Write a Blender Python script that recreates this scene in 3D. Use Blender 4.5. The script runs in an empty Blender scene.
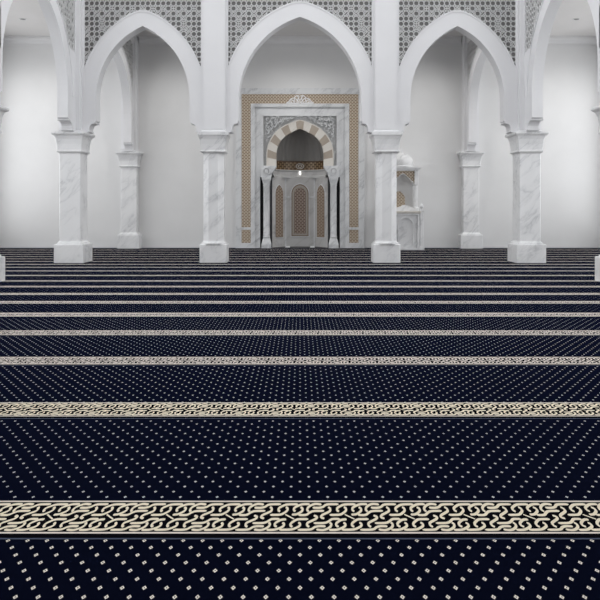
import bpy, bmesh, math, random
from mathutils import Vector, Matrix
random.seed(7)
SC = bpy.context.scene
COL = SC.collection
PI = math.pi
EYE, F, HOR = 1.5, 680.0, 208.0        # eye height (m), focal length (px), horizon row


# ------------------------------------------------------------------ helpers
def Z(py, d):
    return EYE + (HOR - py) * d / F


def X(px, d):
    return (px - 300.0) * d / F


def box(bm, x0, x1, y0, y1, z0, z1, mi=0):
    vs = [bm.verts.new(c) for c in ((x0, y0, z0), (x1, y0, z0), (x1, y1, z0), (x0, y1, z0),
                                    (x0, y0, z1), (x1, y0, z1), (x1, y1, z1), (x0, y1, z1))]
    for q in ((3, 2, 1, 0), (4, 5, 6, 7), (0, 1, 5, 4), (1, 2, 6, 5), (2, 3, 7, 6), (3, 0, 4, 7)):
        f = bm.faces.new([vs[i] for i in q])
        f.material_index = mi
    return vs


def prism(bm, pts, w0, w1, T):
    """extrude the outline pts (u, z) between w0 and w1; T(u, w, z) gives the world point"""
    a = [bm.verts.new(T(u, w0, z)) for u, z in pts]
    b = [bm.verts.new(T(u, w1, z)) for u, z in pts]
    n = len(pts)
    bm.faces.new(a)
    bm.faces.new(b[::-1])
    for i in range(n):
        j = (i + 1) % n
        bm.faces.new((a[j], a[i], b[i], b[j]))


def loft(bm, rings, cap=True):
    rs = [[bm.verts.new(p) for p in r] for r in rings]
    n = len(rs[0])
    for k in range(len(rs) - 1):
        for i in range(n):
            j = (i + 1) % n
            bm.faces.new((rs[k][i], rs[k][j], rs[k + 1][j], rs[k + 1][i]))
    if cap:
        bm.faces.new(rs[0][::-1])
        bm.faces.new(rs[-1])


def sq(x, y, z, hx, hy, ch=0.0):
    """rectangle ring, with chamfered corners when ch > 0"""
    if ch <= 0:
        return [(x - hx, y - hy, z), (x + hx, y - hy, z), (x + hx, y + hy, z), (x - hx, y + hy, z)]
    return [(x - hx + ch, y - hy, z), (x + hx - ch, y - hy, z), (x + hx, y - hy + ch, z), (x + hx, y + hy - ch, z),
            (x + hx - ch, y + hy, z), (x - hx + ch, y + hy, z), (x - hx, y + hy - ch, z), (x - hx, y - hy + ch, z)]


def lathe(bm, prof, cx, cy, n=28):
    loft(bm, [[(cx + r * math.cos(2 * PI * i / n), cy + r * math.sin(2 * PI * i / n), z) for i in range(n)] for r, z in prof])


def obj(name, bm, mat, parent=None, smooth=False, fix=True):
    if fix:
        bmesh.ops.recalc_face_normals(bm, faces=bm.faces)
    me = bpy.data.meshes.new(name)
    bm.to_mesh(me)
    bm.free()
    for m in (mat if isinstance(mat, (list, tuple)) else [mat]):
        me.materials.append(m)
    if smooth:
        for p in me.polygons:
            p.use_smooth = True
        try:
            me.set_sharp_from_angle(angle=math.radians(35))
        except Exception:
            pass
    o = bpy.data.objects.new(name, me)
    COL.objects.link(o)
    if parent:
        o.parent = parent
        o.matrix_parent_inverse = parent_inv(parent)
    return o


def parent_inv(p):
    """meshes are written in world coordinates, so only a top-level Empty's offset has to be undone"""
    if p.parent:
        return Matrix()
    return Matrix.Translation(-p.location)


def tag(o, label, cat, group=None):
    o['label'] = label
    o['category'] = cat
    if group:
        o['group'] = group
    return o


def thing(name, label, cat, loc, group=None):
    o = bpy.data.objects.new(name, None)
    o.empty_display_size = 0.2
    COL.objects.link(o)
    o.location = loc
    return tag(o, label, cat, group)


def struct(name, bm, mat):
    o = obj(name, bm, mat)
    o['kind'] = 'structure'
    return o


def NB():
    return bmesh.new()


# ------------------------------------------------------------------ materials
def mat(name, col, rough=0.6, spec=0.4):
    m = bpy.data.materials.new(name)
    m.use_nodes = True
    b = m.node_tree.nodes['Principled BSDF']
    b.inputs['Base Color'].default_value = (*col, 1)
    b.inputs['Roughness'].default_value = rough
    b.inputs['Specular IOR Level'].default_value = spec
    return m


class NT:
    def __init__(s, m):
        s.t = m.node_tree
        s.b = s.t.nodes['Principled BSDF']

    def n(s, typ, **kw):
        nd = s.t.nodes.new(typ)
        for k, v in kw.items():
            setattr(nd, k, v)
        return nd

    def l(s, a, b):
        s.t.links.new(a, b)

    def m(s, op, a, b=None, c=None):
        nd = s.n('ShaderNodeMath', operation=op)
        for i, v in enumerate((a, b, c)):
            if v is None:
                continue
            if isinstance(v, (int, float)):
                nd.inputs[i].default_value = v
            else:
                s.l(v, nd.inputs[i])
        return nd.outputs[0]

    def ramp(s, fac, stops):
        r = s.n('ShaderNodeValToRGB')
        el = r.color_ramp.elements
        while len(el) > 1:
            el.remove(el[-1])
        el[0].position, el[0].color = stops[0][0], (*stops[0][1], 1)
        for p, c in stops[1:]:
            e = el.new(p)
            e.color = (*c, 1)
        s.l(fac, r.inputs[0])
        return r.outputs[0]

    def mix(s, fac, a, b):
        nd = s.n('ShaderNodeMix', data_type='RGBA')
        if isinstance(fac, (int, float)):
            nd.inputs[0].default_value = fac
        else:
            s.l(fac, nd.inputs[0])
        for i, v in ((6, a), (7, b)):
            if isinstance(v, tuple):
                nd.inputs[i].default_value = (*v, 1)
            else:
                s.l(v, nd.inputs[i])
        return nd.outputs[2]


def plaster(name, col, rough=0.75, bump=0.03):
    m = mat(name, col, rough, 0.25)
    t = NT(m)
    g = t.n('ShaderNodeNewGeometry')
    n = t.n('ShaderNodeTexNoise')
    n.inputs['Scale'].default_value = 1.3
    n.inputs['Detail'].default_value = 5
    t.l(g.outputs['Position'], n.inputs['Vector'])
    c2 = tuple(v * 0.965 for v in col)
    t.l(t.ramp(n.outputs[0], [(0.3, c2), (0.7, col)]), t.b.inputs['Base Color'])
    return m


def marble(name, col, vein, amount=1.0, rough=0.28, scale=1.6):
    m = mat(name, col, rough, 0.45)
    t = NT(m)
    g = t.n('ShaderNodeNewGeometry')
    mp = t.n('ShaderNodeMapping')
    mp.inputs['Rotation'].default_value = (0.15, 0.80, 0.0)
    t.l(g.outputs['Position'], mp.inputs['Vector'])
    m2 = t.n('ShaderNodeMapping')
    m2.inputs['Scale'].default_value = (scale * .55, scale * 1.1, scale * 1.7)
    t.l(mp.outputs[0], m2.inputs['Vector'])
    mp = m2
    n1 = t.n('ShaderNodeTexNoise')
    n1.inputs['Scale'].default_value = 1.3
    n1.inputs['Detail'].default_value = 5
    n1.inputs['Roughness'].default_value = 0.6
    n1.inputs['Distortion'].default_value = 0.5
    t.l(mp.outputs[0], n1.inputs['Vector'])
    v1 = t.m('ABSOLUTE', t.m('SUBTRACT', n1.outputs[0], 0.5))
    f1 = t.ramp(v1, [(0.0, (1, 1, 1)), (0.02, (0.45, 0.45, 0.45)), (0.075, (0, 0, 0))])
    n2 = t.n('ShaderNodeTexNoise')
    n2.inputs['Scale'].default_value = 0.9
    n2.inputs['Detail'].default_value = 4
    t.l(mp.outputs[0], n2.inputs['Vector'])
    f2 = t.ramp(n2.outputs[0], [(0.38, (0, 0, 0)), (0.72, (1, 1, 1))])
    soft = t.mix(t.m('MULTIPLY', f2, 0.15 * amount), col, vein)
    full = t.mix(t.m('MULTIPLY', t.m('MULTIPLY', f1, f2), 0.9 * amount), soft, vein)
    t.l(full, t.b.inputs['Base Color'])
    return m


def mosaic(name, c1, c2, c3, scale=26.0, metal=0.0, rough=0.45):
    """small star-and-cross inlay pattern in the wall plane"""
    m = mat(name, c1, rough, 0.4)
    m.node_tree.nodes['Principled BSDF'].inputs['Metallic'].default_value = metal
    t = NT(m)
    g = t.n('ShaderNodeNewGeometry')
    s = t.n('ShaderNodeSeparateXYZ')
    t.l(g.outputs['Position'], s.inputs[0])
    x = t.m('MULTIPLY', s.outputs[0], scale)
    z = t.m('MULTIPLY', s.outputs[2], scale)
    a = t.m('SINE', x)
    b = t.m('SINE', z)
    p = t.m('MULTIPLY', a, b)
    q = t.m('MULTIPLY', t.m('SINE', t.m('MULTIPLY', t.m('ADD', x, z), 1.0)), t.m('SINE', t.m('MULTIPLY', t.m('SUBTRACT', x, z), 1.0)))
    f = t.m('ADD', t.m('MULTIPLY', p, 0.5), t.m('MULTIPLY', q, 0.5))
    f = t.m('ADD', t.m('MULTIPLY', f, 0.5), 0.5)
    t.l(t.ramp(f, [(0.28, c3), (0.40, c1), (0.60, c1), (0.70, c2)]), t.b.inputs['Base Color'])
    bp = t.n('ShaderNodeBump')
    bp.inputs['Strength'].default_value = 0.3
    bp.inputs['Distance'].default_value = 0.01
    t.l(f, bp.inputs['Height'])
    t.l(bp.outputs[0], t.b.inputs['Normal'])
    return m


M_wall = plaster('wall_paint', (0.785, 0.785, 0.785))
M_ceil = plaster('ceiling_paint', (0.74, 0.725, 0.715))
M_plaster = plaster('arch_plaster', (0.80, 0.80, 0.815), 0.55)
M_trim = plaster('trim_paint', (0.78, 0.78, 0.785), 0.5)
M_jali = plaster('lattice_plaster', (0.80, 0.80, 0.80), 0.6)
M_marble = marble('column_marble', (0.83, 0.832, 0.838), (0.38, 0.39, 0.41), 0.8)
M_mmarble = marble('mihrab_marble', (0.76, 0.77, 0.78), (0.30, 0.31, 0.33), 0.8, 0.3, 1.2)
M_nmarble = marble('niche_marble', (0.62, 0.615, 0.61), (0.28, 0.27, 0.26), 0.7, 0.35, 1.2)
M_gold = mosaic('gold_mosaic', (0.47, 0.38, 0.29), (0.66, 0.585, 0.48), (0.20, 0.135, 0.085), 52, 0.0, 0.38)
M_frieze = mosaic('gilded_frieze', (0.21, 0.135, 0.07), (0.38, 0.28, 0.17), (0.09, 0.05, 0.025), 40, 0.15, 0.35)
M_tan = mosaic('tan_inlay', (0.33, 0.255, 0.20), (0.48, 0.41, 0.34), (0.20, 0.13, 0.07), 52)
M_tan2 = mosaic('rose_inlay', (0.27, 0.20, 0.17), (0.42, 0.35, 0.30), (0.14, 0.09, 0.06), 46)
M_beige = plaster('beige_inlay_border', (0.42, 0.385, 0.34), 0.4)
M_brown = mat('brown_edging', (0.20, 0.125, 0.075), 0.45)
M_cream = marble('cream_stone', (0.74, 0.71, 0.66), (0.55, 0.51, 0.46), 0.5)
M_tanstone = marble('tan_stone', (0.43, 0.37, 0.31), (0.30, 0.25, 0.2), 0.6)
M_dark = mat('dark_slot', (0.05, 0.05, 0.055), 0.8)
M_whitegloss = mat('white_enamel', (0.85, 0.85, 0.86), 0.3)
M_hole_shade = mat('lattice_hole_shade', (0.17, 0.168, 0.165), 0.6, 0.2)  # dark grey that stands for the shade seen through the lattice holes
M_lens = mat('lamp_lens', (0.16, 0.155, 0.15), 0.3)
M_glass = mat('window_glass', (0.95, 0.97, 1.0), 0.02)
M_glass.node_tree.nodes['Principled BSDF'].inputs['Transmission Weight'].default_value = 1.0
M_glass.node_tree.nodes['Principled BSDF'].inputs['IOR'].default_value = 1.02
M_lit = mat('lit_lamp', (1, 1, 1), 0.4)
_b = M_lit.node_tree.nodes['Principled BSDF']
_b.inputs['Emission Color'].default_value = (1, 0.97, 0.93, 1)
_b.inputs['Emission Strength'].default_value = 1.6
M_slab = plaster('floor_screed', (0.35, 0.35, 0.36))

# carved floral relief; shade in its hollows is put into the colour
M_carved = mat('carved_marble', (0.66, 0.67, 0.68), 0.4)
t = NT(M_carved)
g = t.n('ShaderNodeNewGeometry')
n = t.n('ShaderNodeTexVoronoi', feature='SMOOTH_F1')
n.inputs['Scale'].default_value = 12
nd = t.n('ShaderNodeTexNoise')
nd.inputs['Scale'].default_value = 7
t.l(g.outputs['Position'], nd.inputs['Vector'])
mv = t.n('ShaderNodeVectorMath', operation='MULTIPLY_ADD')
mv.inputs[1].default_value = (0.12, 0.12, 0.12)
t.l(nd.outputs[1], mv.inputs[0])
t.l(g.outputs['Position'], mv.inputs[2])
t.l(mv.outputs[0], n.inputs['Vector'])
w = t.m('SINE', t.m('MULTIPLY', n.outputs['Distance'], 42))
bp = t.n('ShaderNodeBump')
bp.inputs['Strength'].default_value = 0.9
bp.inputs['Distance'].default_value = 0.03
t.l(w, bp.inputs['Height'])
t.l(bp.outputs[0], t.b.inputs['Normal'])
t.l(t.ramp(w, [(0.0, (0.64, 0.645, 0.65)), (0.4, (0.74, 0.745, 0.75))]), t.b.inputs['Base Color'])

# carpet: dotted navy field
NAVY = (0.0020, 0.0028, 0.0088)
DOT = (0.80, 0.74, 0.66)
ROW1_END = 3.20


def pile(m):
    b = m.node_tree.nodes['Principled BSDF']
    b.inputs['Sheen Weight'].default_value = 0.016
    b.inputs['Sheen Roughness'].default_value = 0.5
    b.inputs['Sheen Tint'].default_value = (0.30, 0.40, 1.0, 1)


M_carpet = mat('navy_dotted_pile', NAVY, 1.0, 0.0)
pile(M_carpet)
t = NT(M_carpet)
g = t.n('ShaderNodeNewGeometry')
s = t.n('ShaderNodeSeparateXYZ')
t.l(g.outputs['Position'], s.inputs[0])


def dots(px, py, sx, sy, x_off, y_off, hw, hd):
    v = t.m('DIVIDE', t.m('SUBTRACT', py, y_off), sy)
    row = t.m('FLOOR', v)
    odd = t.m('MODULO', t.m('ADD', row, 1000.0), 2.0)
    u = t.m('ADD', t.m('DIVIDE', px, sx), t.m('MULTIPLY', t.m('ADD', odd, x_off), 0.5))
    fu = t.m('ABSOLUTE', t.m('SUBTRACT', t.m('FRACT', u), 0.5))
    fv = t.m('ABSOLUTE', t.m('SUBTRACT', t.m('FRACT', v), 0.5))
    dd = t.m('ADD', t.m('MULTIPLY', fu, sx / hw), t.m('MULTIPLY', fv, sy / hd))
    thr = t.m('SUBTRACT', 1.0, t.m('MULTIPLY', t.m('GREATER_THAN', py, 9.2), 0.33))
    return t.m('MULTIPLY', t.m('LESS_THAN', dd, thr), t.m('GREATER_THAN', dd, 0.30))


dA = dots(s.outputs[0], s.outputs[1], 0.0878, 0.0637, 0.0, 2.622 - 0.0637 / 2, 0.0100, 0.0160)
dB = dots(s.outputs[0], s.outputs[1], 0.0955, 0.0662, 0.0, 3.530 - 0.0662 / 2, 0.0085, 0.0125)
DOT_B = (0.68, 0.665, 0.67)
near = t.m('LESS_THAN', s.outputs[1], ROW1_END)
dsel = t.m('ADD', t.m('MULTIPLY', dA, near), t.m('MULTIPLY', dB, t.m('SUBTRACT', 1.0, near)))
t.l(t.mix(dsel, NAVY, t.mix(near, DOT_B, DOT)), t.b.inputs['Base Color'])
M_band = mat('black_band_pile', (0.004, 0.004, 0.006), 1.0, 0.0)
M_knot = mat('cream_knot_pile', (0.86, 0.775, 0.61), 1.0, 0.0)
M_rose = mat('rose_cream_knot_pile', (0.76, 0.69, 0.63), 1.0, 0.0)
M_line = mat('rose_cream_line_pile', (0.76, 0.69, 0.62), 1.0, 0.0)
M_blue = mat('blue_grey_line_pile', (0.085, 0.10, 0.15), 1.0, 0.0)

# ------------------------------------------------------------------ room shell
WALL_D = 25.6          # back wall face
SIDE = 11.5            # aisle outer walls
CEIL = 7.92
NICHE_W, NICHE_T = 1.52, 4.72

bm = NB()
box(bm, -SIDE - .3, SIDE + .3, -3.3, 27.2, -0.25, -0.014)
struct('floor', bm, M_slab)

bm = NB()
box(bm, -SIDE - .3, -NICHE_W, WALL_D, WALL_D + .25, -0.014, CEIL + .3)
box(bm, NICHE_W, SIDE + .3, WALL_D, WALL_D + .25, -0.014, CEIL + .3)
box(bm, -NICHE_W, NICHE_W, WALL_D, WALL_D + .25, NICHE_T, CEIL + .3)
struct('wall_back', bm, M_wall)

bm = NB()
box(bm, -1.8, 1.8, 26.95, 27.1, -0.014, NICHE_T + .15)
box(bm, -1.8, -1.56, WALL_D + .25, 26.95, -0.014, NICHE_T + .15)
box(bm, 1.56, 1.8, WALL_D + .25, 26.95, -0.014, NICHE_T + .15)
box(bm, -1.56, 1.56, WALL_D + .25, 26.95, NICHE_T, NICHE_T + .15)
struct('wall_niche', bm, M_wall)

WIN = [(4.6, 7.4), (9.6, 12.4), (14.4, 17.2), (19.4, 24.9)]
WZ0, WZ1 = 0.9, 6.6
for sgn, nm in ((-1, 'left'), (1, 'right')):
    bm = NB()
    x0, x1 = sorted((sgn * SIDE, sgn * (SIDE + .3)))
    edges = [-3.0] + [v for w in WIN for v in w] + [WALL_D]
    for i in range(0, len(edges), 2):
        box(bm, x0, x1, edges[i], edges[i + 1], -0.014, CEIL + .3)
    for a, b_ in WIN:
        box(bm, x0, x1, a, b_, -0.014, WZ0)
        box(bm, x0, x1, a, b_, WZ1, CEIL + .3)
    struct('wall_' + nm, bm, M_wall)
k = 0
for sgn in (-1, 1):
    for a, b_ in WIN:
        k += 1
        bm = NB()
        xc = sgn * (SIDE + .15)
        for y0, y1, z0, z1 in ((a, a + .07, WZ0, WZ1), (b_ - .07, b_, WZ0, WZ1), (a, b_, WZ0, WZ0 + .07), (a, b_, WZ1 - .07, WZ1),
                               ((a + b_) / 2 - .03, (a + b_) / 2 + .03, WZ0, WZ1), (a, b_, 4.4, 4.46)):
            box(bm, xc - .04, xc + .04, y0, y1, z0, z1)
        wo = struct('window_%d' % k, bm, M_trim)

for nm, x0, x1, y0, y1, z in (('ceiling', -6.15, 6.15, 19.15, WALL_D + .25, CEIL), ('ceiling_left', -SIDE - .3, -6.47, -3.0, WALL_D + .25, CEIL),
                              ('ceiling_right', 6.47, SIDE + .3, -3.0, WALL_D + .25, CEIL), ('ceiling_rear', -6.15, 6.15, -3.3, 3.0, 9.0)):  # the rear ceiling is unseen, sized to limit the skylight
    bm = NB()
    box(bm, x0, x1, y0, y1, z, z + .2)
    struct(nm, bm, M_ceil)
bm = NB()
box(bm, -SIDE - .3, SIDE + .3, -3.3, -3.0, -0.014, 9.0)
struct('wall_rear', bm, M_wall)

# upper walls above the arcades
UP0, UP1 = 7.60, 9.0
bm = NB()
box(bm, -6.6, 6.6, 18.70, 19.14, UP0 + .003, UP1)
struct('wall_front_upper', bm, M_wall)
for sgn, nm in ((-1, 'left'), (1, 'right')):
    bm = NB()
    x0, x1 = sorted((sgn * 6.16, sgn * 6.46))
    box(bm, x0, x1, -3.0, 18.70, UP0 + .003, UP1)
    box(bm, x0, x1, 19.15, 25.18, UP0 + .003, CEIL + .2)
    struct('wall_arcade_upper_' + nm, bm, M_wall)


def crown(name, x0, x1):
    """stepped crown moulding along the back wall"""
    bm = NB()
    prof = [(0, 0), (0.05, 0), (0.05, 0.06), (0.09, 0.09), (0.12, 0.17), (0.21, 0.22), (0.21, 0.30), (0, 0.30)]
    z0 = CEIL - 0.30
    a = [bm.verts.new((x0, WALL_D - p, z0 + q)) for p, q in prof]
    b_ = [bm.verts.new((x1, WALL_D - p, z0 + q)) for p, q in prof]
    n_ = len(prof)
    bm.faces.new(a)
    bm.faces.new(b_[::-1])
    for i in range(n_):
        j = (i + 1) % n_
        bm.faces.new((a[i], a[j], b_[j], b_[i]))
    return struct(name, bm, M_trim)


crown('trim_1', -SIDE, -6.63)
crown('trim_2', -6.03, 6.03)
crown('trim_3', 6.63, SIDE)
for k, (x0, x1) in enumerate(((-SIDE, -6.80), (-5.92, -2.44), (2.44, 3.05), (4.62, 5.92), (6.80, SIDE))):
    bm = NB()
    box(bm, x0, x1, WALL_D - .025, WALL_D, 0, .09)
    struct('baseboard_back' + ('' if k == 0 else '_%d' % (k + 1)), bm, M_trim)


# ------------------------------------------------------------------ carpet
def stroke_outline(pts, wid, sub=5):
    """smooth polyline (Catmull-Rom) -> left and right outline with rounded ends"""
    P = [Vector(p) for p in pts]
    P = [P[0] * 2 - P[1]] + P + [P[-1] * 2 - P[-2]]
    c = []
    for i in range(1, len(P) - 2):
        for k_ in range(sub):
            q = k_ / sub
            a0, a1, a2, a3 = P[i - 1], P[i], P[i + 1], P[i + 2]
            c.append(0.5 * ((2 * a1) + (a2 - a0) * q + (2 * a0 - 5 * a1 + 4 * a2 - a3) * q * q + (3 * a1 - a0 - 3 * a2 + a3) * q ** 3))
    c.append(P[-2])
    L, R = [], []
    for i, p in enumerate(c):
        d = (c[min(i + 1, len(c) - 1)] - c[max(i - 1, 0)]).normalized()
        nrm = Vector((-d.y, d.x))
        f = 1.0
        if i == 0 or i == len(c) - 1:
            f = 0.45
        L.append(p + nrm * wid * .5 * f)
        R.append(p - nrm * wid * .5 * f)
    return L, R


UPPER = [
    [(92, 100), (78, 92), (80, 73), (108, 55), (150, 41), (245, 38)],
    [(138, 64), (153, 72), (152, 92), (128, 112), (92, 128), (8, 130)],
    [(224, 99), (210, 90), (213, 71), (240, 54), (285, 39), (348, 37)],
    [(266, 64), (283, 74), (281, 94), (258, 112), (230, 125), (192, 128)],
    [(337, 101), (325, 88), (333, 66), (362, 46), (400, 36), (450, 41)],
    [(372, 68), (425, 69), (462, 61), (500, 41), (600, 38)],
    [(248, 131), (312, 130), (345, 110), (382, 97), (470, 95)],
    [(506, 62), (522, 75), (519, 97), (485, 115), (450, 132), (440, 150), (466, 161)],
]
PERIOD = 505.0
STROKES = []
for st in UPPER:
    STROKES.append((st, 19.5))
    STROKES.append(([(844 - x, 296 - y) for x, y in st], 19.5))
STROKES.append(([(137, 126), (213, 166)], 24))
M_PER = 0.00484 / 8.571        # metres per traced unit across


def vmap(zy):
    """traced row -> metres ahead of the band's centre, undoing the photo's foreshortening"""
    return 1020.0 / (500 + zy / 8.571 - 208.0) - 3.29


OUTL = []
for st, wd in STROKES:
    L, R = stroke_outline(st, wd, 6 if len(st) > 2 else 1)
    OUTL.append(([(p.x * M_PER, vmap(p.y)) for p in L], [(p.x * M_PER, vmap(p.y)) for p in R]))

BANDS = [3.29, 5.05, 6.667, 8.16, 9.55, 10.80, 11.86, 12.96, 13.97, 15.1, 16.2, 17.2, 18.1, 19.1, 20.05, 21.0, 21.95, 22.9, 23.8, 24.65]
bm = NB()
HX = 11.3
box(bm, -HX, HX, -2.9, 25.28, -0.014, 0.0, 0)
box(bm, -HX, -2.43, 25.28, WALL_D - .03, -0.014, 0.0, 0)
box(bm, 2.43, HX, 25.28, WALL_D - .03, -0.014, 0.0, 0)


def strip(x0, x1, y0, y1, z, mi):
    f = bm.faces.new([bm.verts.new(c) for c in ((x0, y0, z), (x1, y0, z), (x1, y1, z), (x0, y1, z))])
    f.material_index = mi


for bi, d in enumerate(BANDS):
    half = min(HX, d * 0.46 + 1.3)
    sx = 1.02 if bi == 0 else 0.94
    sy = (1.0, 1.0, .93, .86, .84, .70, .62)[bi] if bi < 7 else max(.28, .58 - .03 * (bi - 7))
    y_lo, y_hi = d + (3.093 - 3.29) * sy, d + (3.485 - 3.29) * sy
    strip(-HX, HX, y_lo, y_hi, 0.0008, 1)
    ln = 0.008 * sy if bi < 4 else 0.022 * sy
    for v, mi in ((vmap(14), 3), (vmap(283), 3)):
        strip(-HX, HX, d + v * sy - ln, d + v * sy + ln, 0.0014, mi)
    strip(-HX, HX, d + (3.082 - 3.29) * sy - .006, d + (3.082 - 3.29) * sy + .006, 0.0014, 4)
    per = PERIOD * M_PER * sx
    off = -0.148 * sx            # phase of the front band in the photo
    n0 = int(math.floor(min(half, HX - .45) / per))
    for kx in range(-n0, n0 + 1):
        ox = off + kx * per
        for L, R in OUTL:
            a = [bm.verts.new((ox + x * sx, d + y * sy, 0.0014)) for x, y in L]
            b_ = [bm.verts.new((ox + x * sx, d + y * sy, 0.0014)) for x, y in R]
            for i in range(len(a) - 1):
                f = bm.faces.new((a[i], a[i + 1], b_[i + 1], b_[i]))
                f.material_index = 2 if bi < 2 else 5
carpet = obj('prayer_carpet', bm, [M_carpet, M_band, M_knot, M_line, M_blue, M_rose], fix=False)
for p in carpet.data.polygons:
    pass
tag(carpet, 'navy prayer carpet with cream dots and cream knotwork bands covering the hall floor', 'carpet')

# ------------------------------------------------------------------ columns
CAP_Z = 3.575


def column(label, x, y, hx, hy, slim=False, group=None, back=None):
    """marble column: plinth, shaft, flared capital, abacus; back = face of a wall it is engaged to"""
    root = thing('marble_column', label, 'column', (x, y, 0), 'marble columns carrying the arches')

    def R(z, ax, ay, ch=0.0):
        r = sq(x, y, z, ax, ay, ch)
        if back is not None:
            r = [(p[0], min(p[1], back), p[2]) for p in r]
        return r
    if slim:
        bw, bh = .376, .31
        sw, sh, ch = .287, .287, .16
    else:
        bw, bh = hx, hy
        sw, sh, ch = hx - .115, hy - .095, .018
    bm = NB()
    c0 = .05 if slim else .012
    loft(bm, [R(0.0, bw, bh, c0), R(.49, bw, bh, c0), R(.505, bw - .012, bh - .012, c0)])
    obj('base', bm, M_marble, root)
    bm = NB()
    loft(bm, [R(.505, sw + .055, sh + .055, ch), R(.535, sw + .055, sh + .055, ch), R(.56, sw + .02, sh + .02, ch), R(.60, sw, sh, ch),
              R(2.98, sw, sh, ch), R(3.02, sw + .015, sh + .015, ch)])
    obj('shaft', bm, M_marble, root)
    bm = NB()
    e = .0 if not slim else .0
    loft(bm, [R(3.02, sw + .035 + e, sh + .035 + e, .015), R(3.045, sw + .06 + e, sh + .06 + e, .015), R(3.07, sw + .06 + e, sh + .06 + e, .015),
              R(3.09, sw + .045 + e, sh + .045 + e, .015), R(3.25, sw + .055 + e, sh + .055 + e, .015), R(3.38, sw + .075 + e, sh + .075 + e, .015),
              R(3.48, sw + .11 + e * .3, sh + .11 + e * .3, .015)])
    obj('capital', bm, M_marble, root)
    bm = NB()
    q = .0 if slim else .04
    loft(bm, [R(3.48, sw + .12, sh + .12, .01), R(3.50, sw + .13 + q * .5, sh + .13 + q * .5, .01), R(3.53, sw + .13 + q, sh + .13 + q, .01), R(CAP_Z, sw + .13 + q, sh + .13 + q, .01)])
    obj('abacus', bm, M_marble, root)
    return root


OX, IX = 6.31, 2.355
CY = 18.95
column('square veined marble column at the left end of the front arcade', -OX, CY, .405, .41)
column('square veined marble column at the right end of the front arcade', OX, CY, .405, .41)
column('slim chamfered marble column in front, just left of the mihrab', -IX - .03, CY, .385, .33, True)
column('slim chamfered marble column in front, just right of the mihrab, partly hiding the minbar', IX + .03, CY, .385, .33, True)
NX, NY = 6.50, 13.66
column('nearest marble column, mostly cut off by the left edge of the picture', -NX, NY, .405, .41)
column('nearest marble column, mostly cut off by the right edge of the picture', NX, NY, .405, .41)
BX, BY = 6.36, 25.42
column('marble half column against the back wall, seen through the left arch', -BX, BY, .41, .26, False, None, WALL_D)
column('marble half column against the back wall, seen through the right arch', BX, BY, .41, .26, False, None, WALL_D)


# ------------------------------------------------------------------ piers above the columns
def pier(label, x, y, hx, hy, top, face_panel=True, back=None):
    root = thing('pilaster', label, 'pilaster', (x, y, CAP_Z), 'white pilasters standing on the columns')
    yb = y + hy if back is None else back
    bm = NB()
    box(bm, x - hx, x + hx, y - hy, yb, CAP_Z + .06, top)
    obj('pilaster_body', bm, M_plaster, root)
    bm = NB()
    e = .035
    ybe = yb + e if back is None else back
    loft(bm, [[(x - hx - e, y - hy - e, CAP_Z), (x + hx + e, y - hy - e, CAP_Z), (x + hx + e, ybe, CAP_Z), (x - hx - e, ybe, CAP_Z)],
              [(x - hx - e, y - hy - e, CAP_Z + .035), (x + hx + e, y - hy - e, CAP_Z + .035), (x + hx + e, ybe, CAP_Z + .035), (x - hx - e, ybe, CAP_Z + .035)],
              [(x - hx, y - hy, CAP_Z + .06), (x + hx, y - hy, CAP_Z + .06), (x + hx, yb, CAP_Z + .06), (x - hx, yb, CAP_Z + .06)]])
    obj('pilaster_foot', bm, M_plaster, root)
    if face_panel:
        bm = NB()
        box(bm, x - hx + .035, x + hx - .035, y - hy - .018, y - hy, CAP_Z + .10, top)
        obj('face_panel', bm, M_plaster, root)
    return root


PI_H = .30
pier('white pilaster above the column at the left end of the front arcade', -OX, CY, .30, .30, UP0)
pier('white pilaster above the column at the right end of the front arcade', OX, CY, .30, .30, UP0)
pier('broad white pilaster between the left arch and the central arch', -IX, CY, .315, .30, UP0)
pier('broad white pilaster between the central arch and the right arch', IX, CY, .315, .30, UP0)
pier('white pilaster above the nearest column at the left picture edge', -NX, NY, .30, .30, UP0)
pier('white pilaster above the nearest column at the right picture edge', NX, NY, .30, .30, UP0)
pier('thin wall pilaster on the back wall above the left half column', -BX, 25.42, .27, .22, CEIL - .004, False, WALL_D)
pier('thin wall pilaster on the back wall above the right half column', BX, 25.42, .27, .22, CEIL - .004, False, WALL_D)


# ------------------------------------------------------------------ pointed arches with pierced screens
def circ(hw, zs, c):
    """pointed arch of two arcs, their centres at -c / c on the spring line"""
    R = hw - c

    def f(off, n=26):
        r = R + off
        a_top = math.acos(-c / r) if abs(c) < r else PI / 2
        out = [(c + r * math.cos(a_top * i / n), zs + r * math.sin(a_top * i / n)) for i in range(n + 1)]   # spring -> apex
        if off > .2:                       # the outer edge is rounded over at the point
            u0 = .30
            sl = (u0 - c) / math.sqrt(r * r - (u0 - c) ** 2)
            z0 = zs + math.sqrt(r * r - (u0 - c) ** 2)
            out = [q for q in out if q[0] > u0]
            for k_ in range(7):
                u = u0 * (1 - k_ / 6)
                out.append((u, z0 + sl * (u0 * u0 - u * u) / (2 * u0)))
        return out

    def inside(u, z, off):
        if z < zs:
            return abs(u) < hw + off
        return math.hypot(abs(u) - c, z - zs) < R + off
    return f, inside


def sup(hw, zs, rise, p):
    def f(off, n=26):
        a, b_ = hw + off, rise + off
        out = []
        for i in range(n + 1):
            th = PI / 2 * i / n
            out.append((a * max(0.0, math.cos(th)) ** (2 / p), zs + b_ * math.sin(th) ** (2 / p)))
        return out

    def inside(u, z, off):
        if z < zs:
            return abs(u) < hw + off
        return (abs(u) / (hw + off)) ** p + ((z - zs) / (rise + off)) ** p < 1
    return f, inside


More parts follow.
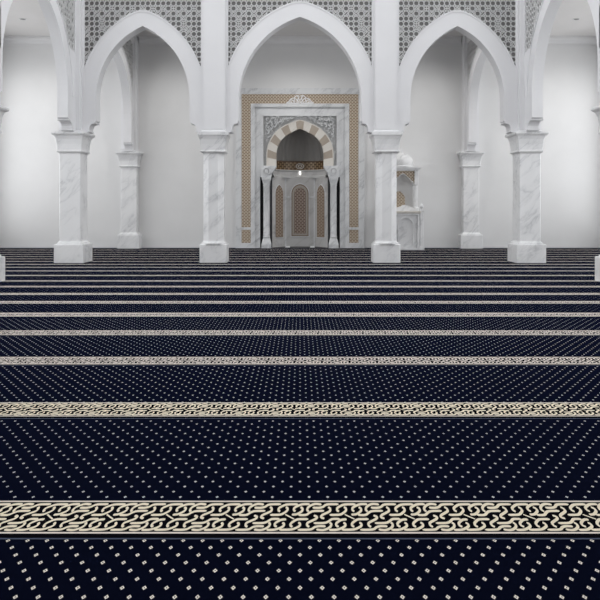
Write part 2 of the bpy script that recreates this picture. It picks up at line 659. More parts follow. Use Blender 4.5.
def arch(label, shape, hw, zs, e, band, thick, T, top=UP0, px=.0276, e_neg=None, nave_side=None, z_fill=None):
    """T(u, w, z) -> world. e = distance from the arch's middle to the pier faces"""
    f, inside = shape
    e_neg = e if e_neg is None else e_neg
    root = thing('pointed_arch', label, 'arch', T(0, 0, CAP_Z), 'white pointed arches with lattice spandrels')
    intr = f(0.0)
    ext = f(band)
    IMP = 3.90
    scroll = [(hw, IMP), (hw + 1.7 * px, IMP - .02), (hw + 1.9 * px, IMP - .075), (hw + 4.4 * px, IMP - .085), (hw + 5.8 * px, IMP - .125),
              (hw + 6.6 * px, IMP - .19), (hw + 6.8 * px, IMP - .26), (hw + 8.2 * px, IMP - .265), (hw + 8.2 * px, CAP_Z + .005)]
    half_in = intr[::-1] + scroll            # apex -> spring -> impost -> scroll
    for sg in (1, -1):
        es = e if sg > 0 else e_neg
        outer = []
        for u, z in ext:                   # extrados, clipped where it runs into the pier
            q_ = (min(u, es), z)
            if not outer or q_ != outer[-1]:
                outer.append(q_)
        if z_fill and outer[0][0] < es - .05:
            outer = [(es, z_fill)] + [q_ for q_ in outer if q_[1] > z_fill]
        hin = [(min(u, es - .005), z) for u, z in half_in]
        pts = [(sg * u, z) for u, z in [(es, CAP_Z + .005)] + outer + hin]
        bm = NB()
        prism(bm, pts, -thick / 2, thick / 2, T)
        obj('arch_half', bm, M_plaster, root)
        # raised fillet along the outer edge of the archivolt
        aa = [q_ for q_ in f(band - .03) if q_[0] < es - .02]
        bb = [q_ for q_ in f(band + .012) if q_[0] < es - .02]
        m_ = min(len(aa), len(bb))
        for s0, s1 in ((-thick / 2 - .015, -thick / 2), (thick / 2, thick / 2 + .015)):
            bm = NB()
            prism(bm, [(sg * u, z) for u, z in aa[-m_:]] + [(sg * u, z) for u, z in bb[-m_:][::-1]], s0, s1, T)
            obj('edge_fillet', bm, M_plaster, root)
        # small dark-shadowed beads of the scroll bracket
        for (u0, z0) in ((hw + 1.5 * px, IMP - .045), (hw + 7.2 * px, IMP - .285)):
            if u0 > es - .03:
                continue
            bm = NB()
            prism(bm, [(sg * (u0 + .026 * math.cos(2 * PI * i / 10)), z0 + .026 * math.sin(2 * PI * i / 10)) for i in range(10)],
                  -thick / 2 - .03, thick / 2 + .03, T)
            obj('scroll_bead', bm, M_plaster, root)
        # side strip that frames the screen against the pier
        bm = NB()
        u0, u1 = sorted((sg * (es - .06), sg * es))
        zb = z_fill if (z_fill and sg > 0) else zs + .3
        prism(bm, [(u0, zb), (u1, zb), (u1, top), (u0, top)], -thick / 2 - .01, thick / 2 + .01, T)
        obj('screen_frame', bm, M_plaster, root)
    # dark sheet added behind the pierced screen, standing in for shade
    eo = [q_ for q_ in f(band - .06) if q_[0] < min(e, e_neg) - .02]
    if z_fill:
        eo = [q_ for q_ in eo if q_[1] > z_fill - .1]
    zb = eo[0][1]
    pts = [(e - .02, zb)] + eo + [(-u, z) for u, z in eo[::-1]][1:] + [(-e_neg + .02, zb), (-e_neg + .02, top - .01), (e - .02, top - .01)]
    bm = NB()
    lw0, lw1 = (thick / 2 - .036, thick / 2 - .008) if nave_side == 1 else (-thick / 2 + .008, -thick / 2 + .036)
    prism(bm, pts, *((lw0 - .014, lw0 - .001) if nave_side == 1 else (lw1 + .001, lw1 + .014)), T)
    o_ = obj('screen_shade_sheet', bm, M_hole_shade, root)
    o_['label'] = 'dark sheet behind the white lattice, standing in for shade'
    # pierced screen: octagons and squares with star fillings
    bm = NB()
    P = .141
    bw = .0140
    h = P / 2
    q = h * math.tan(PI / 8)

    def bar(a, b_, w_=bw):
        ax, az = max(-e_neg + .02, min(e - .02, a[0])), a[1]
        bx, bz = max(-e_neg + .02, min(e - .02, b_[0])), b_[1]
        if math.hypot(bx - ax, bz - az) < .008:
            return
        mx, mz = (ax + bx) / 2, (az + bz) / 2
        if mz > top + .05 or inside(mx, mz, band - .03):
            return
        dx, dz = bx - ax, bz - az
        L_ = math.hypot(dx, dz)
        nx, nz = -dz / L_ * w_, dx / L_ * w_
        ex, ez = dx / L_ * w_ * .5, dz / L_ * w_ * .5
        prism(bm, [(ax - ex + nx, az - ez + nz), (bx + ex + nx, bz + ez + nz), (bx + ex - nx, bz + ez - nz), (ax - ex - nx, az - ez - nz)], lw0, lw1, T)
    nx_ = int(e / P) + 1
    z_lo = zs + .4 if not z_fill else z_fill - .05
    nz_ = int((top - z_lo) / P) + 1
    for i in range(-nx_, nx_ + 1):
        for j in range(nz_ + 1):
            cx, cz = i * P, top - j * P - h * .4
            O = [(cx + h, cz - q), (cx + h, cz + q), (cx + q, cz + h), (cx - q, cz + h), (cx - h, cz + q), (cx - h, cz - q), (cx - q, cz - h), (cx + q, cz - h)]
            bar(O[0], O[1])
            bar(O[2], O[3])
            bar(O[1], O[2])
            bar(O[3], O[4])
            bar(O[5], O[6])
            bar(O[7], O[0])
            kx = (i + 2 * j) % 4
            if kx == 0 and j % 2 == 0:
                bar((cx - h * .75, cz - h * .3), (cx, cz + h * .6), .011)
                bar((cx, cz + h * .6), (cx + h * .75, cz - h * .3), .011)
                bar((cx - h * .75, cz - h * .3), (cx + h * .75, cz - h * .3), .011)
            elif kx == 1 and j % 3 == 2:
                D_ = [(cx + h * .62, cz), (cx, cz + h * .62), (cx - h * .62, cz), (cx, cz - h * .62)]
                for a_ in range(4):
                    bar(D_[a_], D_[(a_ + 1) % 4], .010)
            elif kx == 3 and j % 4 == 1:
                bar((cx - h, cz - q), (cx + q, cz + h), .011)
                bar((cx - q, cz - h), (cx + h, cz + q), .011)
            elif kx == 2 and j % 3 == 1:
                bar((cx - h, cz), (cx + h, cz), .011)
                bar((cx, cz - h), (cx, cz + h), .011)
    obj('lattice_screen', bm, M_jali, root)
    return root


def Tx(xc, yc):
    return lambda u, w, z: (xc + u, yc + w, z)


def Ty(xc, yc):
    return lambda u, w, z: (xc + w, yc + u, z)


PX = .0276
arch('left of the three front arches, white with pierced spandrels', circ(1.29, 4.535, -.883), 1.29, 4.535, 1.667, .44, .40, Tx(-4.3385, CY))
arch('central and widest front arch, framing the mihrab', circ(1.697, 4.48, -.698), 1.697, 4.48, 2.037, .44, .40, Tx(0, CY))
arch('right of the three front arches, white with pierced spandrels', circ(1.29, 4.535, -.883), 1.29, 4.535, 1.667, .44, .40, Tx(4.3385, CY))
JN, JF = 14.05, 18.03          # near and far jamb of the side arches
yc, hw_ = (JN + JF) / 2, (JF - JN) / 2
for sg, nm in ((-1, 'left'), (1, 'right')):
    arch('side arch cut by the upper %s corner, opening into the %s aisle' % (nm, nm), circ(hw_, 4.50, -.30), hw_, 4.50, 18.63 - yc, .38, .29, Ty(sg * 6.295, yc),
         px=.05, e_neg=yc - 13.97, nave_side=-sg, z_fill=5.75)
D0, D1 = CY + .30, 25.20
yc, e_ = (D0 + D1) / 2, (D1 - D0) / 2
hw_ = e_ - .30
for sg, nm in ((-1, 'left'), (1, 'right')):
    arch('far side arch reaching the back wall, seen through the %s front arch' % nm, sup(hw_, 4.55, 2.35, 2.35), hw_, 4.55, e_, .36, .29, Ty(sg * 6.32, yc), nave_side=-sg)

# ------------------------------------------------------------------ mihrab
MD = 25.50
S = MD / F


def mx(u):
    return u * S


def mz(py):
    return EYE + (HOR - py) * S


mih = thing('mihrab', 'marble prayer niche with gold mosaic border and striped pointed arch in the back wall', 'mihrab', (0, MD, 0))
TM = lambda u, w, z: (u, w, z)


def frame(name, u_out, u_in, y_top, y_in, y_bot, d0, d1, m, parent=mih):
    bm = NB()
    a, b_ = mx(u_out), mx(u_in)
    zt, zi, zb = mz(y_top), mz(y_in), (0.0 if y_bot is None else mz(y_bot))
    prism(bm, [(-a, zb), (-b_, zb), (-b_, zi), (b_, zi), (b_, zb), (a, zb), (a, zt), (-a, zt)], d0, d1, TM)
    return obj(name, bm, m, parent)


frame('outer_frame', 64.2, 58.4, 88.2, 94.2, None, 25.47, WALL_D, M_mmarble)
gb = frame('mosaic_border', 58.4, 49.2, 94.2, 103.7, 242.8, 25.49, WALL_D, M_gold)
gb['label'] = 'brown and gold star mosaic band'
for sg in (1, -1):
    bm = NB()
    a, b_ = sorted((sg * mx(49.2), sg * mx(58.4)))
    box(bm, a, b_, 25.48, WALL_D, 0, mz(242.8))
    obj('border_foot', bm, M_mmarble, mih)
    bm = NB()
    box(bm, a, b_, 25.475, 25.49, mz(229.7), mz(227.2))
    obj('border_break', bm, M_mmarble, mih)
frame('inner_frame', 49.2, 45.2, 103.7, 107.0, None, 25.455, WALL_D, M_mmarble)
frame('marble_surround', 45.2, 39.9, 107.0, 113.2, None, 25.52, WALL_D, M_mmarble)
frame('panel_moulding', 39.9, 37.4, 113.2, 115.2, 177.0, 25.495, WALL_D, M_mmarble)


def mcurve(R, n=22, tip=2.0, ys=154.8, bot=166.0):
    """right half outline of the horseshoe arch, bottom -> apex (u px, y px)"""
    out = [(R, bot), (R, (bot + ys) / 2)]
    for i in range(n + 1):
        th = PI / 2 * i / n
        u, y = R * math.cos(th), ys - R * math.sin(th)
        y -= tip * max(0, 1 - u / 9.0)
        out.append((u, y))
    return out


def resample(pts, ts):
    L_ = [0]
    for i in range(1, len(pts)):
        L_.append(L_[-1] + math.hypot(pts[i][0] - pts[i - 1][0], pts[i][1] - pts[i - 1][1]))
    out = []
    for q in ts:
        s_ = q * L_[-1]
        for i in range(1, len(pts)):
            if s_ <= L_[i] + 1e-9:
                k_ = (s_ - L_[i - 1]) / max(1e-9, L_[i] - L_[i - 1])
                out.append((pts[i - 1][0] + k_ * (pts[i][0] - pts[i - 1][0]), pts[i - 1][1] + k_ * (pts[i][1] - pts[i - 1][1])))
                break
    return out


EXTR, INTR = mcurve(32.6, tip=2.0, ys=155.2), mcurve(23.6, tip=2.2, ys=154.6)
# carved spandrel slab behind the arch stones
ex = mcurve(31.5, tip=2.0, ys=155.2)
bm = NB()
pts = [(37.4, 166.0)] + ex
pts = [(mx(u), mz(y)) for u, y in pts]
full = [(mx(37.4), mz(115.2))] + pts + [(-u, z) for u, z in pts[::-1]][1:] + [(-mx(37.4), mz(115.2))]
prism(bm, full, 25.51, WALL_D + .05, TM)
# carved scrolls of the relief, standing proud of the slab
rnd = random.Random(3)
rel = {1: bm, -1: bm}


def curl(bm, cx, cy, rad, rot, w_, d0, d1):
    L, R = stroke_outline([(cx + rad * (1 - .12 * i) * math.cos(rot + i * .95), cy + rad * (1 - .12 * i) * math.sin(rot + i * .95)) for i in range(6)], w_, 2)
    n0_ = len(bm.faces)
    prism(bm, [(mx(p.x), mz(p.y)) for p in L] + [(mx(p.x), mz(p.y)) for p in R[::-1]], d0, d1, TM)
    bm.faces.ensure_lookup_table()
    for f_ in bm.faces[n0_:]:
        f_.material_index = 1


for iy in range(16):
    for ix in range(11):
        ux, uy = 1.7 + ix * 3.4, 117.4 + iy * 3.4 + (1.7 if ix % 2 else 0)
        if ux > 35.5 or uy > 164.5:
            continue
        if uy > 150 and ux < 36.6 or math.hypot(ux, uy - 155.2) < 36.6 and uy < 156:
            continue
        rot = rnd.random() * 6.28
        for sg in (1, -1):
            curl(rel[sg], sg * ux, uy, 1.75, rot if sg > 0 else PI - rot, .8, 25.465, 25.51)
o = obj('carved_spandrel', bm, [M_carved, M_mmarble], mih)
o['label'] = 'carved floral relief above the arch'
# raised border strips of the carved field
for sg in (1, -1):
    bm = NB()
    box(bm, *sorted((sg * mx(36.6), sg * mx(37.4))), 25.47, 25.51, mz(166), mz(115.2))
    obj('relief_border', bm, M_mmarble, mih)
bm = NB()
box(bm, -mx(37.4), mx(37.4), 25.47, 25.51, mz(116.0), mz(115.2))
obj('relief_border', bm, M_mmarble, mih)
# thin light edging round the arch stones
bm = NB()
e1 = mcurve(33.6, tip=2.0, ys=155.2)
for sg in (1, -1):
    prism(bm, [(sg * mx(u), mz(y)) for u, y in e1] + [(sg * mx(u), mz(y)) for u, y in EXTR[::-1]], 25.475, 25.51, TM)
obj('arch_edging', bm, M_cream, mih)
# fifteen alternating voussoirs
NV = 7.5
for sg in (1, -1):
    for i in range(7):
        t0, t1 = i / NV, (i + 1) / NV
        ts = [t0 + (t1 - t0) * k_ / 4 for k_ in range(5)]
        a, b_ = resample(EXTR, ts), resample(INTR, ts)
        bm = NB()
        prism(bm, [(sg * mx(u), mz(y)) for u, y in a] + [(sg * mx(u), mz(y)) for u, y in b_[::-1]], 25.485, WALL_D + .10, TM)
        o = obj('voussoir', bm, M_cream if i % 2 == 0 else M_tanstone, mih)
        o['label'] = 'cream arch stone' if i % 2 == 0 else 'tan arch stone'
ts = [7 / NV, 7.25 / NV, 1.0]
a, b_ = resample(EXTR, ts), resample(INTR, ts)
ring = a + [(-u, y) for u, y in a[::-1]][1:] + [(-u, y) for u, y in b_] + [(u, y) for u, y in b_[::-1]][1:]
bm = NB()
prism(bm, [(mx(u), mz(y)) for u, y in ring], 25.48, WALL_D + .10, TM)
o = obj('voussoir', bm, M_tanstone, mih)
o['label'] = 'tan keystone at the point of the arch'

# corbels with rosettes, colonnettes
for sg in (1, -1):
    c = 33.6
    bm = NB()
    prism(bm, [(sg * mx(u), mz(y)) for u, y in ((38.8, 166.0), (38.8, 177.2), (28.4, 177.2), (27.4, 173.0), (24.8, 169.0), (23.6, 167.5), (23.6, 166.0))], 25.36, WALL_D + .1, TM)
    cb = obj('corbel', bm, M_mmarble, mih)
    bm = NB()
    cx, cz = sg * mx(33.4), mz(171.4)
    for r0, r1, dd in ((3.9, 3.0, .05), (2.0, .01, .06)):
        nseg = 20
        for i in range(nseg):
            a0, a1 = 2 * PI * i / nseg, 2 * PI * (i + 1) / nseg
            prism(bm, [(cx + mx(r0) * math.cos(a0), cz + mx(r0) * math.sin(a0)), (cx + mx(r0) * math.cos(a1), cz + mx(r0) * math.sin(a1)),
                       (cx + mx(r1) * math.cos(a1), cz + mx(r1) * math.sin(a1)), (cx + mx(r1) * math.cos(a0), cz + mx(r1) * math.sin(a0))], 25.36 - dd, 25.36, TM)
    obj('rosette', bm, M_mmarble, cb)
    cy = 25.47
    cx = sg * mx(33.4)
    bm = NB()
    hw2 = mx(4.9)
    z0, z1 = 0.0, mz(238.0)
    loft(bm, [sq(cx, cy, 0, hw2, .17, .01), sq(cx, cy, mz(244), hw2, .17, .01), sq(cx, cy, mz(241.5), hw2 * .88, .145, .02), sq(cx, cy, mz(239.2), hw2 * .78, .12, .05), sq(cx, cy, z1, hw2 * .66, .115, .05)])
    cl = obj('colonnette', bm, M_mmarble, mih)
    bm = NB()
    lathe(bm, [(mx(3.2), z1), (mx(3.6), z1 + .04), (mx(3.2), z1 + .08), (mx(3.2), mz(186.5)), (mx(3.5), mz(186.0)), (mx(3.5), mz(185.0))], cx, cy)
    obj('colonnette_shaft', bm, M_mmarble, cl, True)
    bm = NB()
    loft(bm, [sq(cx, cy, mz(185.0), mx(3.2), .115, .03), sq(cx, cy, mz(182.5), mx(3.7), .13, .02), sq(cx, cy, mz(179.5), mx(4.6), .165, .01), sq(cx, cy, mz(177.2), mx(4.8), .17, .01)])
    obj('colonnette_capital', bm, M_mmarble, cl)
    # recessed slot behind the colonnette, its shade put in as near-black colour
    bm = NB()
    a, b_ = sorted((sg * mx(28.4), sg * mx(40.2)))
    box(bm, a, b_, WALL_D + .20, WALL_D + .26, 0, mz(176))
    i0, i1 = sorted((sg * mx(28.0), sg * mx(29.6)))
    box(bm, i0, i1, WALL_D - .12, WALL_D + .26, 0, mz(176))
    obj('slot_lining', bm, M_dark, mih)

# niche: three-sided lower wall
PLAN = [(1.06, 25.62), (1.06, 25.74), (0.56, 26.42), (-0.56, 26.42), (-1.06, 25.74), (-1.06, 25.62)]
NZ = mz(176.5)
bm = NB()
for i in range(len(PLAN) - 1):
    (x0, y0), (x1, y1) = PLAN[i], PLAN[i + 1]
    dx, dy = x1 - x0, y1 - y0
    L_ = math.hypot(dx, dy)
    nx_, ny_ = -dy / L_ * .08, dx / L_ * .08
    if ny_ < 0 and abs(dx) > .01:
        nx_, ny_ = -nx_, -ny_
    if abs(dx) < .01:
        nx_, ny_ = (.08 if x0 > 0 else -.08), 0
    loft(bm, [[(x0, y0, z), (x1, y1, z), (x1 + nx_, y1 + ny_, z), (x0 + nx_, y0 + ny_, z)] for z in (0.0, NZ)])
obj('niche_wall', bm, M_nmarble, mih)
# pilaster strips at the folds and base moulding
for x_, y_ in ((.56, 26.42), (-.56, 26.42)):
    bm = NB()
    box(bm, x_ - .03, x_ + .03, y_ - .035, y_ + .01, 0, NZ)
    obj('fold_strip', bm, M_mmarble, mih)
bm = NB()
loft(bm, [[(1.05, 25.29, z), (1.05, 25.74, z), (.56, 26.41, z), (-.56, 26.41, z), (-1.05, 25.74, z), (-1.05, 25.29, z)] for z in (-.012, .002)])
o = obj('niche_floor', bm, M_dark, mih)
o['label'] = 'black niche floor'


def ogive(hw2, z0, zs2, z1, n=9):
    pts = [(hw2, z0), (hw2, zs2)]
    rise = z1 - zs2
    c = (hw2 * hw2 - rise * rise) / (2 * hw2)
    R = hw2 - c
    at = math.atan2(rise, -c)
    for i in range(1, n + 1):
        th = at * i / n
        pts.append((c + R * math.cos(th), zs2 + R * math.sin(th)))
    return pts


def arched_panel(cx, cy, ang, hw2, z0, zs2, z1, layers, name='arched_panel'):
    """layers: (inset, protrusion, material, sub-name)"""
    ca, sa = math.cos(ang), math.sin(ang)
    par = None
    for ins, pro, m, nm in layers:
        h = ogive(hw2 - ins, z0 + ins, zs2, z1 - ins * 1.3)
        pts = h + [(-u, z) for u, z in h[::-1]][1:]
        bm = NB()
        prism(bm, pts, -pro, .0, lambda u, w, z: (cx + u * ca - w * sa, cy + u * sa + w * ca, z))
        o = obj(nm, bm, m, par or mih)
        if par is None:
            par = o


SC2 = 26.4 / F
zc = lambda py: EYE + (HOR - py) * SC2
arched_panel(0, 26.42, 0, 9.4 * SC2, zc(237.0), zc(193.5), zc(183.0),
             [(0, .03, M_mmarble, 'arched_panel'), (.035, .036, M_brown, 'edging'), (.065, .042, M_beige, 'inlay_border'), (.14, .048, M_tan2, 'inlay_field')])
for sg in (1, -1):
    cxp, cyp = sg * .81, 26.08
    ang = -sg * math.atan2(26.42 - 25.74, .5)
    arched_panel(cxp, cyp, ang, .262, EYE + (HOR - 238.0) * .0383, EYE + (HOR - 194) * .0383, EYE + (HOR - 184.0) * .0383,
                 [(0, .02, M_mmarble, 'arched_panel'), (.03, .026, M_brown, 'edging'), (.05, .03, M_tan, 'inlay_field')])
    # string course at the spring line of the small arches
zsc = EYE + (HOR - 197.5) * .0385
for sg in (1, -1):
    bm = NB()
    box(bm, *sorted((sg * .385, sg * .55)), 26.38, 26.42, zsc, zsc + .05)
    obj('string_course', bm, M_mmarble, mih)


# cornice, frieze and fluted half dome
def arc_plan(r, z, n=24, x_lim=1.0, yc_=25.62, dep=0.86):
    return [(r * math.cos(PI * i / n), yc_ + r * dep * math.sin(PI * i / n), z) for i in range(n + 1)]


def shell(bm, rows):
    vs = [[bm.verts.new(p) for p in r] for r in rows]
    for k_ in range(len(vs) - 1):
        for i in range(len(vs[0]) - 1):
            if (vs[k_ + 1][i].co - vs[k_ + 1][i + 1].co).length < 1e-6:
                bm.faces.new((vs[k_][i], vs[k_][i + 1], vs[k_ + 1][i]))
            else:
                bm.faces.new((vs[k_][i], vs[k_][i + 1], vs[k_ + 1][i + 1], vs[k_ + 1][i]))


R0 = mx(27.2)
bm = NB()
z_c0, z_c1, z_f1 = mz(177.0), mz(168.6), mz(160.6)
shell(bm, [arc_plan(R0 + .12, z_c0), arc_plan(R0 - .04, z_c0), arc_plan(R0 - .04, z_c0 + .06), arc_plan(R0 - .005, z_c0 + .09), arc_plan(R0 - .005, z_c1 - .06),
           arc_plan(R0 - .06, z_c1 - .03), arc_plan(R0 - .06, z_c1), arc_plan(R0 + .04, z_c1)])
obj('niche_cornice', bm, M_nmarble, mih, fix=False)
bm = NB()
shell(bm, [arc_plan(R0, z_c1), arc_plan(R0, z_f1)])
o = obj('gilded_frieze', bm, M_frieze, mih, True, fix=False)
o['label'] = 'brown and gold inscription-like frieze band'
bm = NB()
shell(bm, [arc_plan(R0 + .04, z_f1), arc_plan(R0 - .03, z_f1), arc_plan(R0 - .03, z_f1 + .03), arc_plan(R0 + .04, z_f1 + .05)])
obj('frieze_fillet', bm, M_brown, mih, fix=False)
bm = NB()
ND = 120


def flute(r, z, k_=1.0):
    out = []
    for i in range(ND + 1):
        ph = PI * i / ND
        rr = r * (1 + .018 * k_ * math.cos(ph * 26))
        out.append((rr * math.cos(ph), 25.62 + rr * .86 * math.sin(ph), z))
    return out


rows = [flute(R0 + .02, z_f1 + .05), flute(R0 + .02, mz(156))]
for i in range(1, 13):
    th = PI / 2 * i / 12
    rr = (R0 + .02) * math.cos(th)
    rows.append(flute(max(rr, .001), mz(155) + mx(28.6) * math.sin(th)))
shell(bm, rows)
o = obj('half_dome', bm, plaster('fluted_grey_stone', (0.33, 0.32, 0.305), .5), mih, True, fix=False)
o['label'] = 'fluted grey half dome of the niche'

# raised white lacy strokes on the mosaic over the arch
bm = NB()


def lace_bar(pts, w_, d=25.475):
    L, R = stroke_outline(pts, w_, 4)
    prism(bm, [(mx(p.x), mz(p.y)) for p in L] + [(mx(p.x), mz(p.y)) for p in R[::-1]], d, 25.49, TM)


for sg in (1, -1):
    lace_bar([(sg * .2, 96.2), (sg * 3.6, 95.8), (sg * 6.0, 98.0), (sg * 9.0, 99.0), (sg * 11.5, 101.8), (sg * 14.0, 103.2)], .9)
    lace_bar([(sg * 1.0, 103.0), (sg * 2.2, 100.0), (sg * 1.2, 97.6), (sg * 3.2, 96.6)], .9)
    lace_bar([(sg * 3.2, 103.0), (sg * 3.0, 100.2), (sg * 5.0, 98.6), (sg * 5.8, 100.6), (sg * 4.4, 101.6)], .9)
    lace_bar([(sg * 5.6, 103.0), (sg * 6.8, 100.8), (sg * 8.6, 100.0), (sg * 9.2, 101.8), (sg * 7.6, 102.6)], .9)
    lace_bar([(sg * 9.6, 103.0), (sg * 10.8, 101.8), (sg * 12.2, 103.0)], .8)
    lace_bar([(sg * .1, 103.1), (sg * 6, 103.1), (sg * 13.8, 103.2)], .9)
lace_bar([(0, 103.0), (0, 99.4)], 1.0)
lace_bar([(-1.6, 98.6), (0, 99.8), (1.6, 98.6)], .8)
o = obj('lace_patch', bm, M_whitegloss, mih)
o['label'] = 'white lacy patch on the mosaic band'
# small pale rings on the niche frieze, and the little lamp below it
bm = NB()
fy = 25.62 + R0 * .86
for r0 in (.13, .07):
    nseg = 14
    for i in range(nseg):
        a0, a1 = 2 * PI * i / nseg, 2 * PI * (i + 1) / nseg
        zc0 = (z_c1 + z_f1) / 2
        r1 = r0 - .03
        prism(bm, [(r0 * 1.3 * math.cos(a0), zc0 + r0 * .85 * math.sin(a0)), (r0 * 1.3 * math.cos(a1), zc0 + r0 * .85 * math.sin(a1)),
                   (r1 * 1.3 * math.cos(a1), zc0 + r1 * .85 * math.sin(a1)), (r1 * 1.3 * math.cos(a0), zc0 + r1 * .85 * math.sin(a0))], fy - .03, fy - .005, TM)
o = obj('pale_rings', bm, M_cream, mih)
o['label'] = 'pale rings at the middle of the frieze'
bm = NB()
ly = 25.62 + (R0 - .005) * .86
lz = EYE + (HOR - 173.2) * (26.45 / F)
lathe(bm, [(.02, lz - .07), (.032, lz - .058), (.032, lz + .058), (.02, lz + .07)], 0, ly - .04, 14)
o = obj('niche_lamp', bm, M_lit, mih, True)
o['label'] = 'small lit white lamp'

# two low white blocks on the niche floor
for sg, side in ((-1, 'left'), (1, 'right')):
    bm = NB()
    y0 = 25.80
    xc = sg * 12.4 * y0 / F
    r = [sq(xc, y0, 0, .085, .05, .015), sq(xc, y0, .045, .085, .05, .015), sq(xc, y0, .055, .07, .04, .015)]
    loft(bm, r)
    o = obj('floor_block', bm, M_whitegloss)
    tag(o, 'small low white block on the niche floor, %s of the middle' % side, 'block', 'white blocks on the niche floor')

# ------------------------------------------------------------------ minbar (pulpit) behind the right-hand slim column
mb = thing('minbar', 'white marble pulpit with small dome against the back wall, half hidden by a column', 'pulpit', (3.79, 24.9, 0))
CX = 3.79
FD, BD = 24.30, 25.56
bx = .485


def zf(py):
    return EYE + (HOR - py) * FD / F


KD = 25.05


def zk(py):
    return EYE + (HOR - py) * KD / F


bm = NB()
box(bm, CX - bx, CX + bx, FD + .08, BD, 0, zf(213.5))
body = obj('pulpit_body', bm, M_marble, mb)
bm = NB()
box(bm, CX - bx, CX - bx + .07, FD, FD + .08, 0, zf(213.5))
box(bm, CX + bx - .07, CX + bx, FD, FD + .08, 0, zf(213.5))
box(bm, CX - bx + .07, CX + bx - .07, FD, FD + .08, 0, .06)
box(bm, CX - bx + .07, CX + bx - .07, FD, FD + .08, zf(215.0), zf(213.5))
obj('front_frame', bm, M_marble, mb)
# moulded arch on the front
bm = NB()
ax = CX + .005
h1 = ogive(.285, .06, zf(226.0), zf(216.8))
h2 = ogive(.255, .06, zf(226.0), zf(218.0))
for sg in (1, -1):
    prism(bm, [(ax + sg * u, z) for u, z in h1] + [(ax + sg * u, z) for u, z in h2[::-1]], FD + .01, FD + .08, TM)
obj('arch_moulding', bm, M_marble, mb)
bm = NB()
loft(bm, [sq(CX, (FD + BD) / 2, zf(213.5), bx + .01, (BD - FD) / 2 + .0, .01), sq(CX, (FD + BD) / 2 - .02, zf(212.6), bx + .05, (BD - FD) / 2 + .02, .01),
          sq(CX, (FD + BD) / 2 - .02, zf(211.0), bx + .05, (BD - FD) / 2 + .02, .01)])
obj('ledge', bm, M_cream, mb)
for sg in (1, -1):
    px_ = CX + sg * (bx + .085)
    bm = NB()
    loft(bm, [sq(px_, FD + .08, z, h, h, .008) for z, h in ((0, .085), (.10, .085), (.11, .066), (zf(211.5), .066), (zf(211.2), .082), (zf(209.6), .082))])
    po = obj('newel_post', bm, M_marble, mb)
    bm = NB()
    lathe(bm, [(.03, zf(209.6)), (.035, zf(208.8)), (.07, zf(207.6)), (.075, zf(206.4)), (.05, zf(205)), (.02, zf(204)), (.012, zf(202.8))], px_, FD + .08, 16)
    obj('knob', bm, M_marble, po, True)
# curved parapet
bm = NB()
pts = [(-bx, zf(211)), (bx, zf(211)), (bx - .02, zf(209.4)), (bx - .14, zf(208.8)), (bx - .22, zf(207.2)), (bx - .36, zf(206.2)), (bx - .40, zf(205)), (-bx + .40, zf(205)), (-bx + .36, zf(206.2)), (-bx + .22, zf(207.2)), (-bx + .14, zf(208.8)), (-bx + .02, zf(209.4))]
prism(bm, [(CX + u, z) for u, z in pts], FD + .25, FD + .33, TM)
obj('parapet', bm, M_marble, mb)
# canopy: four posts, arched panels, cornice, dome
hwk = 15.2 * KD / F
z_pt, z_cn = zk(171.0), zk(170.0)
for sx in (1, -1):
    for y_ in (KD - .02, BD - .09):
        bm = NB()
        cx = CX + sx * (hwk - .07)
        loft(bm, [sq(cx, y_, z, h, h, .012) for z, h in ((zf(211) - .02, .075), (zk(207.5), .075), (zk(206.8), .05), (zk(185.5), .05), (zk(184.6), .07), (z_pt, .07))])
        obj('canopy_post', bm, M_marble, mb)
bm = NB()
hi = hwk - .14
arc_pts = [(hi, zk(184.5)), (hi * .88, zk(182.2)), (hi * .70, zk(181.3)), (hi * .62, zk(179.2)), (hi * .40, zk(177.9)), (hi * .30, zk(176.2)), (0, zk(174.0))]
pan = [(hi, z_pt)] + arc_pts + [(-u, z) for u, z in arc_pts[::-1]][1:] + [(-hi, z_pt)]
prism(bm, [(CX + u, z) for u, z in pan], KD - .03, KD + .02, TM)
ap = obj('arch_panel', bm, M_gold, mb)
ap['label'] = 'gold-brown inlaid panel over the pulpit opening'
bm = NB()
in2 = [(u * .985, z + .035) for u, z in arc_pts]
for sg in (1, -1):
    prism(bm, [(CX + sg * u, z) for u, z in arc_pts] + [(CX + sg * u, z) for u, z in in2[::-1]], KD - .045, KD - .03, TM)
obj('panel_edging', bm, M_marble, ap)
bm = NB()
for z0, z1, h in ((z_pt, z_cn, hwk + .0), (z_cn, zk(168.6), hwk + .05), (zk(168.6), zk(166.9), hwk + .09)):
    box(bm, CX - h, CX + h, KD - .12 - (h - hwk), BD, z0, z1)
obj('canopy_cornice', bm, M_marble, mb)
bm = NB()
prof = [(.42, zk(166.9)), (.42, zk(166.0)), (.385, zk(165.5)), (.40, zk(163.5)), (.405, zk(161.8)), (.385, zk(159.5)), (.33, zk(157)), (.24, zk(154.8)), (.13, zk(153.2)), (.04, zk(152.4)), (.03, zk(152.2))]
lathe(bm, prof, CX, KD + .18, 32)
dm = obj('dome', bm, M_marble, mb, True)
bm = NB()
lathe(bm, [(.03, zk(152.4)), (.04, zk(151.6)), (.018, zk(150.9)), (.032, zk(150.2)), (.015, zk(149.4)), (.008, zk(146.2))], CX, KD + .18, 14)
obj('finial', bm, M_marble, dm, True)
bm = NB()
zb = zf(211)
prism(bm, [(CX - .34, zb), (CX + .12, zb), (CX + .12, zk(197)), (CX + .04, zk(193.5)), (CX - .06, zk(191.2)), (CX - .16, zk(191.2)), (CX - .26, zk(193.5)), (CX - .34, zk(197))], BD - .22, BD - .12, TM)
o = obj('seat_back', bm, M_gold, mb)
o['label'] = 'gold-brown patterned seat back'

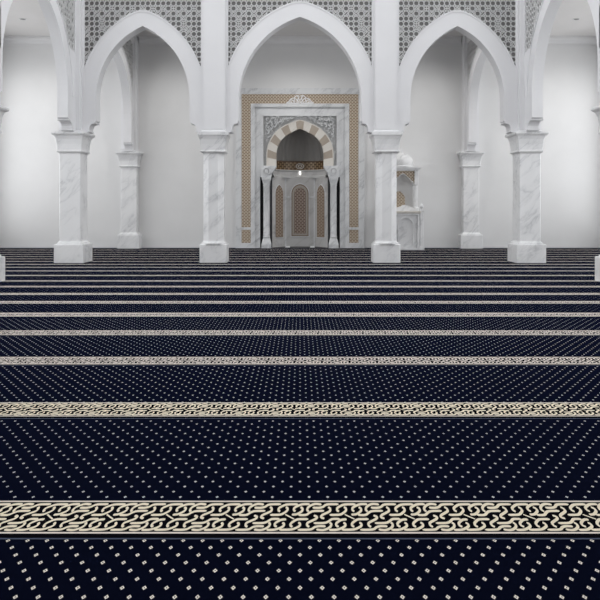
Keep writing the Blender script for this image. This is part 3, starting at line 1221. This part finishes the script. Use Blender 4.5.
# ------------------------------------------------------------------ recessed downlights
for px_, lab in ((23, 'small recessed ceiling downlight over the left aisle'), (300, 'small recessed ceiling downlight in front of the mihrab, under the central arch'),
                 (576.5, 'small recessed ceiling downlight over the right aisle')):
    d = 23.1
    x_ = X(px_, d)
    root = thing('downlight', lab, 'ceiling light', (x_, d, CEIL), 'recessed ceiling downlights')
    bm = NB()
    nseg = 24
    for i in range(nseg):
        a0, a1 = 2 * PI * i / nseg, 2 * PI * (i + 1) / nseg
        pr = [(.13, CEIL), (.125, CEIL - .012), (.095, CEIL - .014), (.09, CEIL)]
        q0 = [bm.verts.new((x_ + r * math.cos(a0), d + r * math.sin(a0), z)) for r, z in pr]
        q1 = [bm.verts.new((x_ + r * math.cos(a1), d + r * math.sin(a1), z)) for r, z in pr]
        for k_ in range(3):
            bm.faces.new((q0[k_], q0[k_ + 1], q1[k_ + 1], q1[k_]))
    obj('trim_ring', bm, M_trim, root)
    bm = NB()
    lathe(bm, [(.092, CEIL - .001), (.092, CEIL - .006), (.05, CEIL - .009)], x_, d, 24)
    obj('lens', bm, M_lens, root, True)

# ------------------------------------------------------------------ light
wd = bpy.data.worlds.new('World')
SC.world = wd
wd.use_nodes = True
bg = wd.node_tree.nodes['Background']
bg.inputs[0].default_value = (0.97, 0.98, 1.0, 1)
bg.inputs[1].default_value = 1.5


def area(name, loc, rot, sx, sy, power, col=(1, 1, 1), spread=PI):
    l = bpy.data.lights.new(name, 'AREA')
    l.shape = 'RECTANGLE'
    l.size, l.size_y = sx, sy
    l.energy = power
    l.color = col
    l.spread = spread
    o = bpy.data.objects.new(name, l)
    COL.objects.link(o)
    o.location = loc
    o.rotation_euler = rot
    return o


for sg in (-1, 1):
    for a, b_ in WIN:
        area('window_daylight', (sg * (SIDE + .5), (a + b_) / 2, (WZ0 + WZ1) / 2), (0, sg * PI / 2, 0), WZ1 - WZ0, b_ - a, (21 if a > 18 else 60) * (b_ - a), (0.96, 0.98, 1.0))

def spot(loc, power, size, blend=1.0, rad=.09, col=(1, .985, .96)):
    l = bpy.data.lights.new('downlight_fill_lamp', 'SPOT')
    l.energy = power
    l.spot_size = size
    l.spot_blend = blend
    l.shadow_soft_size = rad
    l.color = col
    o = bpy.data.objects.new('downlight_fill_lamp', l)
    COL.objects.link(o)
    o.location = loc
    return o


for x_, p_ in ((-9.41, 330), (-4.5, 330), (0, 420), (4.5, 330), (9.41, 330)):  # lamps between the modelled downlights have no fixture, added to brighten the bay
    spot((x_, 23.1, CEIL - .03), p_, 2.6)

# ------------------------------------------------------------------ camera
cam = bpy.data.cameras.new('camera')
cam.sensor_width = 36
cam.lens = 36 * F / 600
cam.shift_y = -(300 - HOR) / 600
cam.clip_end = 200
co = bpy.data.objects.new('camera', cam)
COL.objects.link(co)
co.location = (0, 0, EYE)
co.rotation_euler = (PI / 2, 0, 0)
SC.camera = co
SC.view_settings.view_transform = 'Standard'
SC.view_settings.look = 'None'
SC.view_settings.gamma = 1
SC.view_settings.exposure = 0.07
SC.view_settings.use_curve_mapping = False
